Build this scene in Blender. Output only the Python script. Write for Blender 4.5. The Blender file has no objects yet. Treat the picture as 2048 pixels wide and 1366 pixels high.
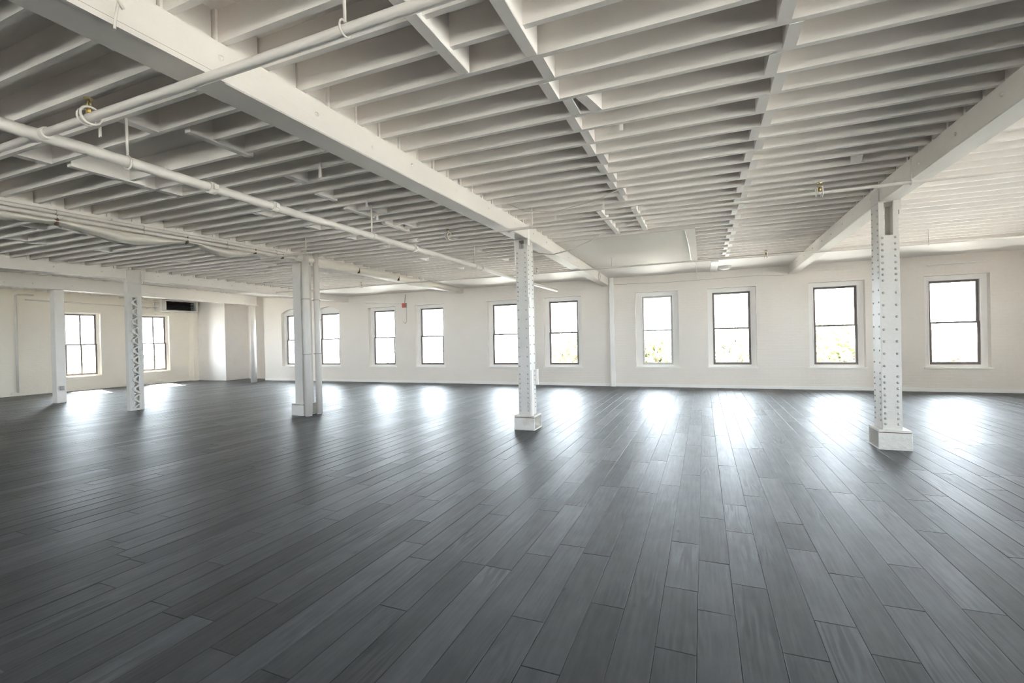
import bpy, math, random
from mathutils import Vector, Matrix

rnd = random.Random(7)
SC = bpy.context.scene
COL = SC.collection

# ---------------------------------------------------------------- camera, sky, sun, exposure
CAM_H = 1.5
FPX = 933.277
YAW, PITCH, ROLL = math.radians(22.3202), math.radians(-0.3183), math.radians(-1.3045)


def make_camera():
    f0 = Vector((-math.sin(YAW), math.cos(YAW), 0))
    r0 = Vector((math.cos(YAW), math.sin(YAW), 0))
    u0 = Vector((0, 0, 1))
    f = f0 * math.cos(PITCH) + u0 * math.sin(PITCH)
    u = u0 * math.cos(PITCH) - f0 * math.sin(PITCH)
    r = r0 * math.cos(ROLL) + u * math.sin(ROLL)
    u = -r0 * math.sin(ROLL) + u * math.cos(ROLL)
    cd = bpy.data.cameras.new('camera')
    cd.sensor_fit = 'HORIZONTAL'
    cd.sensor_width = 36.0
    cd.lens = FPX * 36.0 / 2048.0
    cd.clip_start, cd.clip_end = 0.05, 1000
    c = bpy.data.objects.new('camera', cd)
    COL.objects.link(c)
    c.matrix_world = Matrix(((r.x, u.x, -f.x, 0), (r.y, u.y, -f.y, 0), (r.z, u.z, -f.z, CAM_H), (0, 0, 0, 1)))
    SC.camera = c


make_camera()

SKY_STRENGTH = 8.0
SUN_STRENGTH = 34.0
SUN_DIR = Vector((1.0, -0.29, -1.06))
EXPOSURE = 2.0

w = bpy.data.worlds.new('hazy_sky')
SC.world = w
w.use_nodes = True
bg = w.node_tree.nodes['Background']
bg.inputs['Color'].default_value = (0.83, 0.90, 1.0, 1)
bg.inputs['Strength'].default_value = SKY_STRENGTH

sd = bpy.data.lights.new('sun', 'SUN')
sd.energy = SUN_STRENGTH
sd.angle = math.radians(0.6)
sd.color = (1.0, 0.95, 0.87)
so = bpy.data.objects.new('sun', sd)
COL.objects.link(so)
so.location = (-40, 10, 45)
so.rotation_euler = SUN_DIR.to_track_quat('-Z', 'Y').to_euler()

SC.view_settings.view_transform = 'Standard'
SC.view_settings.look = 'None'
SC.view_settings.gamma = 1.0
SC.view_settings.use_curve_mapping = False
SC.view_settings.exposure = EXPOSURE
cy = SC.cycles
cy.use_denoising = True
cy.max_bounces = 14
cy.diffuse_bounces = 9
cy.glossy_bounces = 5
cy.transparent_max_bounces = 12
cy.transmission_bounces = 6
cy.sample_clamp_indirect = 20
cy.filter_width = 1.0
cy.caustics_reflective = False
cy.caustics_refractive = False


def portal(name, centre, size_u, size_v, inward):
    """A sky portal in a window opening: it gives no light of its own, it only guides the sampling of the sky."""
    ld = bpy.data.lights.new(name, 'AREA')
    ld.shape = 'RECTANGLE'
    ld.size, ld.size_y = size_u, size_v
    ld.cycles.is_portal = True
    lo = bpy.data.objects.new(name, ld)
    COL.objects.link(lo)
    lo.location = centre
    lo.rotation_euler = Vector(inward).to_track_quat('-Z', 'Z').to_euler()


# ---------------------------------------------------------------- materials
def nt(m):
    m.use_nodes = True
    return m.node_tree.nodes, m.node_tree.links


def paint(name, col, rough=0.55, bump=0.25, scale=9.0, dirt=0.10, dirtcol=(0.35, 0.32, 0.27), grain=None):
    m = bpy.data.materials.new(name)
    N, L = nt(m)
    b = N['Principled BSDF']
    b.inputs['Roughness'].default_value = rough
    tc = N.new('ShaderNodeTexCoord')
    mp = N.new('ShaderNodeMapping')
    if grain:
        mp.inputs['Scale'].default_value = grain
    L.new(tc.outputs['Object'], mp.inputs['Vector'])
    n1 = N.new('ShaderNodeTexNoise')
    n1.inputs['Scale'].default_value = scale
    n1.inputs['Detail'].default_value = 6
    n1.inputs['Roughness'].default_value = 0.65
    L.new(mp.outputs['Vector'], n1.inputs['Vector'])
    n2 = N.new('ShaderNodeTexNoise')
    n2.inputs['Scale'].default_value = scale * 0.22
    n2.inputs['Detail'].default_value = 5
    L.new(mp.outputs['Vector'], n2.inputs['Vector'])
    r = N.new('ShaderNodeMapRange')
    r.inputs['From Min'].default_value = 0.52
    r.inputs['From Max'].default_value = 0.80
    r.inputs['To Max'].default_value = dirt
    L.new(n2.outputs['Fac'], r.inputs['Value'])
    mx = N.new('ShaderNodeMix')
    mx.data_type = 'RGBA'
    mx.inputs['A'].default_value = (*col, 1)
    mx.inputs['B'].default_value = (*dirtcol, 1)
    L.new(r.outputs['Result'], mx.inputs['Factor'])
    L.new(mx.outputs['Result'], b.inputs['Base Color'])
    bp = N.new('ShaderNodeBump')
    bp.inputs['Strength'].default_value = bump
    bp.inputs['Distance'].default_value = 0.02
    L.new(n1.outputs['Fac'], bp.inputs['Height'])
    L.new(bp.outputs['Normal'], b.inputs['Normal'])
    return m


def plain(name, col, rough=0.5, metal=0.0):
    m = bpy.data.materials.new(name)
    N, L = nt(m)
    b = N['Principled BSDF']
    tc = N.new('ShaderNodeTexCoord')
    n1 = N.new('ShaderNodeTexNoise')
    n1.inputs['Scale'].default_value = 30
    n1.inputs['Detail'].default_value = 4
    L.new(tc.outputs['Object'], n1.inputs['Vector'])
    mx = N.new('ShaderNodeMix')
    mx.data_type = 'RGBA'
    mx.inputs['A'].default_value = (*[c * 0.88 for c in col], 1)
    mx.inputs['B'].default_value = (*[min(1, c * 1.1) for c in col], 1)
    L.new(n1.outputs['Fac'], mx.inputs['Factor'])
    L.new(mx.outputs['Result'], b.inputs['Base Color'])
    b.inputs['Roughness'].default_value = rough
    b.inputs['Metallic'].default_value = metal
    return m


def brick_wall_paint(name, col):
    """Thickly painted brickwork: only a faint course relief is left."""
    m = paint(name, col, 0.6, 0.22, 5.0, 0.10, (0.60, 0.55, 0.46))
    N, L = nt(m)
    b = N['Principled BSDF']
    old = b.inputs['Normal'].links[0].from_node
    geo = N.new('ShaderNodeNewGeometry')
    sp = N.new('ShaderNodeSeparateXYZ')
    L.new(geo.outputs['Position'], sp.inputs['Vector'])
    ad = N.new('ShaderNodeMath')
    L.new(sp.outputs['X'], ad.inputs[0])
    L.new(sp.outputs['Y'], ad.inputs[1])
    cb = N.new('ShaderNodeCombineXYZ')
    L.new(ad.outputs[0], cb.inputs['X'])
    L.new(sp.outputs['Z'], cb.inputs['Y'])
    bk = N.new('ShaderNodeTexBrick')
    bk.inputs['Scale'].default_value = 1.0
    bk.inputs['Brick Width'].default_value = 0.215
    bk.inputs['Row Height'].default_value = 0.075
    bk.inputs['Mortar Size'].default_value = 0.008
    bk.inputs['Mortar Smooth'].default_value = 1.0
    bk.inputs['Color1'].default_value = (1, 1, 1, 1)
    bk.inputs['Color2'].default_value = (0.85, 0.85, 0.85, 1)
    bk.inputs['Mortar'].default_value = (0, 0, 0, 1)
    L.new(cb.outputs['Vector'], bk.inputs['Vector'])
    b2 = N.new('ShaderNodeBump')
    b2.inputs['Strength'].default_value = 0.22
    b2.inputs['Distance'].default_value = 0.008
    L.new(bk.outputs['Color'], b2.inputs['Height'])
    L.new(old.outputs['Normal'], b2.inputs['Normal'])
    L.new(b2.outputs['Normal'], b.inputs['Normal'])
    return m


def floor_wood(name):
    m = bpy.data.materials.new(name)
    N, L = nt(m)
    b = N['Principled BSDF']
    uv = N.new('ShaderNodeUVMap')
    uv.uv_map = 'board'
    at = N.new('ShaderNodeAttribute')
    at.attribute_name = 'tone'
    # long fibres
    mp = N.new('ShaderNodeMapping')
    mp.inputs['Scale'].default_value = (42, 2.2, 1)
    L.new(uv.outputs['UV'], mp.inputs['Vector'])
    fib = N.new('ShaderNodeTexNoise')
    fib.inputs['Scale'].default_value = 1.0
    fib.inputs['Detail'].default_value = 7
    fib.inputs['Roughness'].default_value = 0.62
    L.new(mp.outputs['Vector'], fib.inputs['Vector'])
    # cathedral figure: bands through a distorted field
    mp2 = N.new('ShaderNodeMapping')
    mp2.inputs['Scale'].default_value = (9, 0.8, 1)
    L.new(uv.outputs['UV'], mp2.inputs['Vector'])
    fig = N.new('ShaderNodeTexNoise')
    fig.inputs['Scale'].default_value = 0.9
    fig.inputs['Detail'].default_value = 2
    L.new(mp2.outputs['Vector'], fig.inputs['Vector'])
    mul = N.new('ShaderNodeMath')
    mul.operation = 'MULTIPLY'
    mul.inputs[1].default_value = 58
    L.new(fig.outputs['Fac'], mul.inputs[0])
    sn = N.new('ShaderNodeMath')
    sn.operation = 'SINE'
    L.new(mul.outputs[0], sn.inputs[0])
    msk = N.new('ShaderNodeTexNoise')
    msk.inputs['Scale'].default_value = 1.3
    msk.inputs['Detail'].default_value = 2
    L.new(uv.outputs['UV'], msk.inputs['Vector'])
    mr = N.new('ShaderNodeMapRange')
    mr.inputs['From Min'].default_value = 0.54
    mr.inputs['From Max'].default_value = 0.72
    L.new(msk.outputs['Fac'], mr.inputs['Value'])
    mf = N.new('ShaderNodeMath')
    mf.operation = 'MULTIPLY'
    L.new(sn.outputs[0], mf.inputs[0])
    L.new(mr.outputs['Result'], mf.inputs[1])
    # height = fibres + figure
    h1 = N.new('ShaderNodeMath')
    h1.operation = 'MULTIPLY_ADD'
    h1.inputs[1].default_value = 0.30
    L.new(mf.outputs[0], h1.inputs[0])
    L.new(fib.outputs['Fac'], h1.inputs[2])
    ramp = N.new('ShaderNodeMapRange')
    ramp.inputs['From Min'].default_value = 0.25
    ramp.inputs['From Max'].default_value = 0.75
    ramp.inputs['To Min'].default_value = 0.80
    ramp.inputs['To Max'].default_value = 1.15
    L.new(h1.outputs[0], ramp.inputs['Value'])
    tone = N.new('ShaderNodeMix')
    tone.data_type = 'RGBA'
    tone.inputs['A'].default_value = (0.043, 0.0435, 0.045, 1)
    tone.inputs['B'].default_value = (0.078, 0.0815, 0.089, 1)
    L.new(at.outputs['Fac'], tone.inputs['Factor'])
    sc = N.new('ShaderNodeVectorMath')
    sc.operation = 'SCALE'
    L.new(tone.outputs['Result'], sc.inputs[0])
    L.new(ramp.outputs['Result'], sc.inputs['Scale'])
    # a few knots
    vo = N.new('ShaderNodeTexVoronoi')
    vo.inputs['Scale'].default_value = 1.0
    mp3 = N.new('ShaderNodeMapping')
    mp3.inputs['Scale'].default_value = (3.2, 1.6, 1)
    L.new(uv.outputs['UV'], mp3.inputs['Vector'])
    L.new(mp3.outputs['Vector'], vo.inputs['Vector'])
    kr = N.new('ShaderNodeMapRange')
    kr.inputs['From Min'].default_value = 0.015
    kr.inputs['From Max'].default_value = 0.06
    kr.inputs['To Min'].default_value = 0.35
    kr.inputs['To Max'].default_value = 1.0
    L.new(vo.outputs['Distance'], kr.inputs['Value'])
    sc2 = N.new('ShaderNodeVectorMath')
    sc2.operation = 'SCALE'
    L.new(sc.outputs['Vector'], sc2.inputs[0])
    L.new(kr.outputs['Result'], sc2.inputs['Scale'])
    blo = N.new('ShaderNodeTexNoise')
    blo.inputs['Scale'].default_value = 4.5
    blo.inputs['Detail'].default_value = 6
    blo.inputs['Roughness'].default_value = 0.6
    mp4 = N.new('ShaderNodeMapping')
    mp4.inputs['Scale'].default_value = (1.6, 0.7, 1)
    L.new(uv.outputs['UV'], mp4.inputs['Vector'])
    L.new(mp4.outputs['Vector'], blo.inputs['Vector'])
    br_ = N.new('ShaderNodeMapRange')
    br_.inputs['From Min'].default_value = 0.35
    br_.inputs['From Max'].default_value = 0.65
    br_.inputs['To Min'].default_value = 0.76
    br_.inputs['To Max'].default_value = 1.14
    L.new(blo.outputs['Fac'], br_.inputs['Value'])
    sc3 = N.new('ShaderNodeVectorMath')
    sc3.operation = 'SCALE'
    L.new(sc2.outputs['Vector'], sc3.inputs[0])
    L.new(br_.outputs['Result'], sc3.inputs['Scale'])
    L.new(sc3.outputs['Vector'], b.inputs['Base Color'])
    rr = N.new('ShaderNodeMapRange')
    rr.inputs['From Min'].default_value = 0.25
    rr.inputs['From Max'].default_value = 0.75
    rr.inputs['To Min'].default_value = 0.64
    rr.inputs['To Max'].default_value = 0.50
    L.new(h1.outputs[0], rr.inputs['Value'])
    L.new(rr.outputs['Result'], b.inputs['Roughness'])
    co = N.new('ShaderNodeMapRange')
    co.inputs['To Min'].default_value = 0.45
    co.inputs['To Max'].default_value = 0.72
    b.inputs['Specular IOR Level'].default_value = 0.32
    b.inputs['Coat Weight'].default_value = 0.42
    b.inputs['Coat Roughness'].default_value = 0.42
    b.inputs['Coat IOR'].default_value = 1.22
    L.new(at.outputs['Fac'], co.inputs['Value'])
    L.new(co.outputs['Result'], b.inputs['Coat Weight'])
    bp = N.new('ShaderNodeBump')
    bp.inputs['Strength'].default_value = 0.4
    bp.inputs['Distance'].default_value = 0.0016
    L.new(h1.outputs[0], bp.inputs['Height'])
    mp5 = N.new('ShaderNodeMapping')
    mp5.inputs['Scale'].default_value = (15, 0.9, 1)
    L.new(uv.outputs['UV'], mp5.inputs['Vector'])
    wv = N.new('ShaderNodeTexNoise')
    wv.inputs['Scale'].default_value = 1.0
    wv.inputs['Detail'].default_value = 3
    L.new(mp5.outputs['Vector'], wv.inputs['Vector'])
    bw = N.new('ShaderNodeBump')
    bw.inputs['Strength'].default_value = 0.5
    bw.inputs['Distance'].default_value = 0.0045
    L.new(wv.outputs['Fac'], bw.inputs['Height'])
    L.new(bp.outputs['Normal'], bw.inputs['Normal'])
    L.new(bw.outputs['Normal'], b.inputs['Normal'])
    L.new(bw.outputs['Normal'], b.inputs['Coat Normal'])
    return m


def glass(name):
    m = bpy.data.materials.new(name)
    N, L = nt(m)
    for n in list(N):
        if n.type != 'OUTPUT_MATERIAL':
            N.remove(n)
    out = [n for n in N if n.type == 'OUTPUT_MATERIAL'][0]
    t = N.new('ShaderNodeBsdfTransparent')
    t.inputs['Color'].default_value = (0.97, 0.99, 0.98, 1)
    g = N.new('ShaderNodeBsdfGlossy')
    g.inputs['Roughness'].default_value = 0.02
    fr = N.new('ShaderNodeFresnel')
    fr.inputs['IOR'].default_value = 1.3
    mx = N.new('ShaderNodeMixShader')
    L.new(fr.outputs['Fac'], mx.inputs['Fac'])
    L.new(t.outputs[0], mx.inputs[1])
    L.new(g.outputs[0], mx.inputs[2])
    L.new(mx.outputs[0], out.inputs['Surface'])
    return m


M = {}
M['wall'] = brick_wall_paint('painted_brick_wall', (0.90, 0.84, 0.775))
M['wall_left'] = brick_wall_paint('cream_painted_wall', (0.92, 0.86, 0.755))
M['white'] = paint('white_paint', (0.86, 0.82, 0.775), 0.5, 0.2, 14, 0.10)
M['joist'] = paint('white_painted_timber', (0.90, 0.86, 0.825), 0.6, 0.12, 7, 0.16, (0.50, 0.46, 0.39), (0.35, 2.5, 2.5))
M['beam'] = paint('white_painted_beam', (0.81, 0.765, 0.72), 0.55, 0.18, 8, 0.10, (0.55, 0.50, 0.43), (2.5, 0.4, 2.5))
M['panel'] = paint('dull_white_board', (0.72, 0.665, 0.615), 0.6, 0.1, 9, 0.12)
M['steel'] = paint('white_painted_steel', (0.70, 0.67, 0.635), 0.5, 0.25, 20, 0.14, (0.42, 0.38, 0.30))
M['rivet'] = plain('grimy_rivet_paint', (0.48, 0.46, 0.43), 0.5)
M['oldsteel'] = paint('cracked_white_paint', (0.76, 0.74, 0.70), 0.6, 0.8, 14, 0.55, (0.30, 0.25, 0.16))
M['trim'] = paint('window_white', (0.95, 0.93, 0.90), 0.4, 0.08, 12, 0.04)
M['sash'] = plain('brown_grey_sash', (0.21, 0.175, 0.155), 0.45)
M['sash_white'] = plain('white_sash', (0.62, 0.60, 0.55), 0.45)
M['pipe'] = paint('white_painted_pipe', (0.76, 0.715, 0.665), 0.45, 0.1, 20, 0.08)
M['brass'] = plain('brass', (0.42, 0.30, 0.10), 0.35, 0.8)
M['dark'] = plain('dark_void', (0.035, 0.03, 0.026), 0.7)
M['red'] = plain('red_plastic', (0.80, 0.16, 0.12), 0.45)
M['grey'] = plain('grey_plastic', (0.42, 0.42, 0.40), 0.5)
M['cable'] = plain('grey_cable', (0.58, 0.55, 0.50), 0.5)
M['cloth'] = paint('white_sheeting', (0.84, 0.79, 0.71), 0.7, 0.5, 10, 0.06)
M['floor'] = floor_wood('grey_oak_boards')
M['subfloor'] = plain('dark_subfloor', (0.03, 0.03, 0.03), 0.9)
M['glass'] = glass('window_glass')
M['leaf'] = plain('leaves', (0.27, 0.275, 0.13), 0.6)
M['leaf2'] = plain('leaves_grey', (0.28, 0.29, 0.21), 0.6)
M['bark'] = plain('bark', (0.12, 0.09, 0.06), 0.9)
M['ground'] = plain('pale_ground', (0.38, 0.366, 0.34), 0.9)
M['rust'] = plain('rust', (0.16, 0.09, 0.05), 0.8)


# ---------------------------------------------------------------- mesh builder
class MB:
    def __init__(self):
        self.v, self.f, self.s = [], [], []

    def face(self, idx, smooth=False):
        self.f.append(tuple(idx))
        self.s.append(smooth)

    def hexa(self, p):
        """eight corners: bottom ring 0-3 counter-clockwise from above, top ring 4-7"""
        b = len(self.v)
        self.v += [tuple(q) for q in p]
        for q in ((3, 2, 1, 0), (4, 5, 6, 7), (0, 1, 5, 4), (1, 2, 6, 5), (2, 3, 7, 6), (3, 0, 4, 7)):
            self.face([b + i for i in q])
        return self

    def box(self, x0, x1, y0, y1, z0, z1):
        if x0 > x1: x0, x1 = x1, x0
        if y0 > y1: y0, y1 = y1, y0
        if z0 > z1: z0, z1 = z1, z0
        return self.hexa([(x0, y0, z0), (x1, y0, z0), (x1, y1, z0), (x0, y1, z0),
                          (x0, y0, z1), (x1, y0, z1), (x1, y1, z1), (x0, y1, z1)])

    def bbox(self, x0, x1, y0, y1, z0, z1, c=0.01):
        """box with chamfered vertical and horizontal edges"""
        b = len(self.v)
        xs, ys, zs = (x0, x1), (y0, y1), (z0, z1)
        idx = {}
        for i in (0, 1):
            for j in (0, 1):
                for k in (0, 1):
                    sx, sy, sz = (1 if i == 0 else -1), (1 if j == 0 else -1), (1 if k == 0 else -1)
                    for a in range(3):
                        p = [xs[i] + sx * c, ys[j] + sy * c, zs[k] + sz * c]
                        p[a] = (xs[i], ys[j], zs[k])[a]
                        idx[(i, j, k, a)] = len(self.v)
                        self.v.append(tuple(p))
        def quad(l, outward):
            self.orient(l, outward)
        for a in range(3):
            o = [q for q in range(3) if q != a]
            for s in (0, 1):
                l = []
                for (u, t) in ((0, 0), (1, 0), (1, 1), (0, 1)):
                    key = [0, 0, 0]
                    key[a] = s
                    key[o[0]] = u
                    key[o[1]] = t
                    l.append(idx[(*key, a)])
                n = [0, 0, 0]
                n[a] = 1 if s else -1
                quad(l, n)
            for u in (0, 1):
                for t in (0, 1):
                    l = []
                    for s, q in ((0, o[0]), (1, o[0]), (1, o[1]), (0, o[1])):
                        key = [0, 0, 0]
                        key[a] = s
                        key[o[0]] = u
                        key[o[1]] = t
                        l.append(idx[(*key, q)])
                    n = [0, 0, 0]
                    n[o[0]] = 1 if u else -1
                    n[o[1]] = 1 if t else -1
                    quad(l, n)
        for i in (0, 1):
            for j in (0, 1):
                for k in (0, 1):
                    quad([idx[(i, j, k, a)] for a in range(3)], [(-1, 1)[i], (-1, 1)[j], (-1, 1)[k]])
        return self

    def orient(self, l, outward, smooth=False):
        p = [Vector(self.v[i]) for i in l]
        n = (p[1] - p[0]).cross(p[2] - p[0])
        if n.dot(Vector(outward)) < 0:
            l = l[::-1]
        self.face(l, smooth)

    def tube(self, pts, r, n=10, cap=True):
        pts = [Vector(p) for p in pts]
        rings = []
        prev = None
        for i, p in enumerate(pts):
            d = (pts[min(i + 1, len(pts) - 1)] - pts[max(i - 1, 0)]).normalized()
            a = prev if prev is not None else (Vector((0, 0, 1)) if abs(d.z) < 0.9 else Vector((1, 0, 0)))
            u = (a - d * a.dot(d)).normalized()
            prev = u
            t = d.cross(u)
            rr = r[i] if isinstance(r, (list, tuple)) else r
            b = len(self.v)
            for k in range(n):
                q = 2 * math.pi * k / n
                self.v.append(tuple(p + (u * math.cos(q) + t * math.sin(q)) * rr))
            rings.append(b)
        for a, b in zip(rings, rings[1:]):
            for k in range(n):
                k2 = (k + 1) % n
                self.face((a + k, a + k2, b + k2, b + k), True)
        if cap:
            self.face([rings[0] + k for k in range(n)][::-1])
            self.face([rings[-1] + k for k in range(n)])
        return self

    def torus(self, c, R, r, axis, n=16, m=6):
        c, ax = Vector(c), Vector(axis).normalized()
        a = Vector((0, 0, 1)) if abs(ax.z) < 0.9 else Vector((1, 0, 0))
        u = (a - ax * a.dot(ax)).normalized()
        t = ax.cross(u)
        b = len(self.v)
        for i in range(n):
            q = 2 * math.pi * i / n
            d = u * math.cos(q) + t * math.sin(q)
            for j in range(m):
                w_ = 2 * math.pi * j / m
                self.v.append(tuple(c + d * (R + r * math.cos(w_)) + ax * r * math.sin(w_)))
        for i in range(n):
            for j in range(m):
                i2, j2 = (i + 1) % n, (j + 1) % m
                self.face((b + i * m + j, b + i2 * m + j, b + i2 * m + j2, b + i * m + j2), True)
        return self

    def dome(self, c, r, h, axis, n=8, rings=2):
        c, ax = Vector(c), Vector(axis).normalized()
        a = Vector((0, 0, 1)) if abs(ax.z) < 0.9 else Vector((1, 0, 0))
        u = (a - ax * a.dot(ax)).normalized()
        t = ax.cross(u)
        rs = []
        for i in range(rings):
            q = (math.pi / 2) * i / rings
            b = len(self.v)
            for k in range(n):
                w_ = 2 * math.pi * k / n
                self.v.append(tuple(c + (u * math.cos(w_) + t * math.sin(w_)) * r * math.cos(q) + ax * h * math.sin(q)))
            rs.append(b)
        top = len(self.v)
        self.v.append(tuple(c + ax * h))
        for a_, b in zip(rs, rs[1:]):
            for k in range(n):
                k2 = (k + 1) % n
                self.face((a_ + k, a_ + k2, b + k2, b + k), True)
        for k in range(n):
            self.face((rs[-1] + k, rs[-1] + (k + 1) % n, top), True)
        return self

    def mesh(self, name, mat):
        me = bpy.data.meshes.new(name)
        me.from_pydata(self.v, [], self.f)
        me.polygons.foreach_set('use_smooth', self.s)
        me.materials.append(mat)
        me.update()
        return me

    def build(self, name, mat, parent=None, kind=None):
        return link(name, self.mesh(name, mat), parent, kind)


def link(name, me, parent=None, kind=None):
    o = bpy.data.objects.new(name, me)
    COL.objects.link(o)
    if parent is not None:
        o.parent = parent
        o.matrix_parent_inverse = parent.matrix_world.inverted() if parent.type != 'EMPTY' else Matrix.Translation(-parent.location)
    if kind:
        o['kind'] = kind
    return o


def thing(name, label, cat, loc=(0, 0, 0), group=None):
    o = bpy.data.objects.new(name, None)
    COL.objects.link(o)
    o.location = loc
    o.empty_display_size = 0.1
    return tag(o, label, cat, group)


def tag(o, label, cat, group=None):
    o['kind'] = 'thing'
    o['label'] = label
    o['category'] = cat
    if group:
        o['group'] = group
    return o


def structure(name, loc=(0, 0, 0)):
    o = bpy.data.objects.new(name, None)
    COL.objects.link(o)
    o.location = loc
    o['kind'] = 'structure'
    return o


def box(*a):
    return MB().box(*a)


# ---------------------------------------------------------------- dimensions
D = 14.216          # window wall
XL, XR = -20.80, 6.75
JW, JDEPTH = 0.040, 0.205   # joist width and visible depth
YB = -9.0           # wall behind the camera
DECK = 3.66
XB = {'right': (2.095, 2.30), 'centre': (-2.85, -2.62), 'wrapped': (-7.85, -7.60), 'fourth': (-12.82, -12.58), 'low': (-16.85, -16.56)}


def lerp(pts, x):
    if x <= pts[0][0]:
        return pts[0][1]
    for (a, fa), (b, fb) in zip(pts, pts[1:]):
        if x <= b:
            return fa + (fb - fa) * (x - a) / (b - a)
    return pts[-1][1]


def zb(x, y):
    """height of the joists' undersides"""
    return lerp([(0.5, 3.285), (7.2, 3.355), (14.2, 3.285)], y) + lerp([(-20.8, 0.12), (-16.7, 0.17), (-12.7, 0.0)], x)


def zbeam(y, dz=0.0):
    return lerp([(0.5, 3.055), (7.2, 3.13), (14.2, 3.045)], y) + dz


# ---------------------------------------------------------------- walls with openings
def wall_mesh(axis, face, back, u0, u1, z0, z1, openings, arches=()):
    """axis 'x': wall along X at Y=face..back; axis 'y': wall along Y at X=face..back"""
    mb = MB()

    def P(u, d, z):
        return (u, d, z) if axis == 'x' else (d, u, z)
    us = sorted({u0, u1, *[o[0] for o in openings], *[o[1] for o in openings]})
    zs = sorted({z0, z1, *[o[2] for o in openings], *[o[3] for o in openings]})
    inn = Vector(P(0, face - back, 0))

    def quad(pts, n):
        b = len(mb.v)
        mb.v += pts
        mb.orient([b, b + 1, b + 2, b + 3], n)
    for a, b in zip(us, us[1:]):
        for c, d in zip(zs, zs[1:]):
            um, zm = (a + b) / 2, (c + d) / 2
            if any(o[0] < um < o[1] and o[2] < zm < o[3] for o in openings):
                continue
            quad([P(a, face, c), P(b, face, c), P(b, face, d), P(a, face, d)], inn)
            quad([P(a, back, c), P(b, back, c), P(b, back, d), P(a, back, d)], -inn)
    for (a, b, c, d) in openings:
        quad([P(a, face, c), P(a, back, c), P(a, back, d), P(a, face, d)], P(1, 0, 0))
        quad([P(b, face, c), P(b, back, c), P(b, back, d), P(b, face, d)], P(-1, 0, 0))
        quad([P(a, face, c), P(b, face, c), P(b, back, c), P(a, back, c)], (0, 0, 1))
        quad([P(a, face, d), P(b, face, d), P(b, back, d), P(a, back, d)], (0, 0, -1))
    quad([P(u0, face, z0), P(u0, back, z0), P(u0, back, z1), P(u0, face, z1)], P(-1, 0, 0))
    quad([P(u1, face, z0), P(u1, back, z0), P(u1, back, z1), P(u1, face, z1)], P(1, 0, 0))
    for (a, b, zspring, ztop) in arches:      # segmental arch spandrels filling the top of an opening
        n = 12
        w2, rise = (b - a) / 2, ztop - zspring
        R = (w2 * w2 + rise * rise) / (2 * rise)
        zc = ztop - R
        for k in range(n):
            ua, ub = a + (b - a) * k / n, a + (b - a) * (k + 1) / n
            za = zc + math.sqrt(max(0, R * R - (ua - a - w2) ** 2))
            zb_ = zc + math.sqrt(max(0, R * R - (ub - a - w2) ** 2))
            quad([P(ua, face, za), P(ub, face, zb_), P(ub, face, ztop), P(ua, face, ztop)], inn)
            quad([P(ua, face, za), P(ub, face, zb_), P(ub, back, zb_), P(ua, back, za)], (0, 0, -1))
    return mb


# window centres along X on the window wall (frame outer width .96, height 2.02)
WIN = [5.555, 3.16, 0.726, -1.255, -4.109, -6.11, -8.975, -11.05, -13.66, -15.50]
FRW, FZ0, FZ1 = 0.955, 0.645, 2.668
OPW, OZ0, OZ1 = 1.215, 0.565, 2.785
SET = 0.14           # frame plane behind the wall face
openings = [(c - OPW / 2, c + OPW / 2, OZ0, OZ1) for c in WIN]
arches = []
for i in (8, 9):
    c = WIN[i]
    openings[i] = (c - OPW / 2, c + OPW / 2, OZ0, 2.93)
    arches.append((c - OPW / 2, c + OPW / 2, 2.74, 2.93))
WALL_T = 0.36
wall_mesh('x', D, D + WALL_T, -17.1, XR + 0.4, 0, 3.8, openings, arches).build('wall_back', M['wall'], None, 'structure')

LWIN = [(9.285, 10.235), (11.735, 12.655)]
lop = [(a - 0.05, b + 0.05, 0.50, 2.80) for a, b in LWIN]
wall_mesh('y', XL, XL - WALL_T, YB - 0.4, 15.4, 0, 3.9, lop).build('wall_left', M['wall_left'], None, 'structure')

UNSEEN_RWIN = [-7.2, -5.4, -3.6, -1.8, 0.0, 1.8, 3.6, 5.4, 7.2, 9.0, 10.8]  # unseen windows, inferred from the bright beam sides; more added for light
ADDED_REARWIN = [-19.0, -17.0, -15.0, -13.0, -11.0, -8.0, -5.0, -2.0, 1.0, 3.0, 5.0]  # unseen row behind the camera, added to brighten walls and joist faces
rop = [(c - OPW / 2, c + OPW / 2, OZ0, OZ1) for c in UNSEEN_RWIN]
wall_mesh('y', XR, XR + WALL_T, YB - 0.4, D + 0.01, 0, 3.8, rop).build('wall_right', M['wall'], None, 'structure')
wall_mesh('x', YB, YB - WALL_T, XL - 0.4, XR + 0.4, 0, 3.8, [(c - OPW / 2, c + OPW / 2, OZ0, OZ1) for c in ADDED_REARWIN]).build('wall_rear', M['wall'], None, 'structure')
# alcove behind the slim post, and the boxed-in closet in the corner
MB().box(-19.0, -16.85, 14.80, 15.15, 0, 3.9).box(-17.1, -16.85, D + WALL_T - 0.01, 15.01, 0, 3.9).build('wall_alcove', M['wall'], None, 'structure')
MB().bbox(XL - 0.02, -18.80, 13.72, 14.85, 0, 3.62, 0.006).build('wall_closet', M['white'], None, 'structure')

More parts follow.
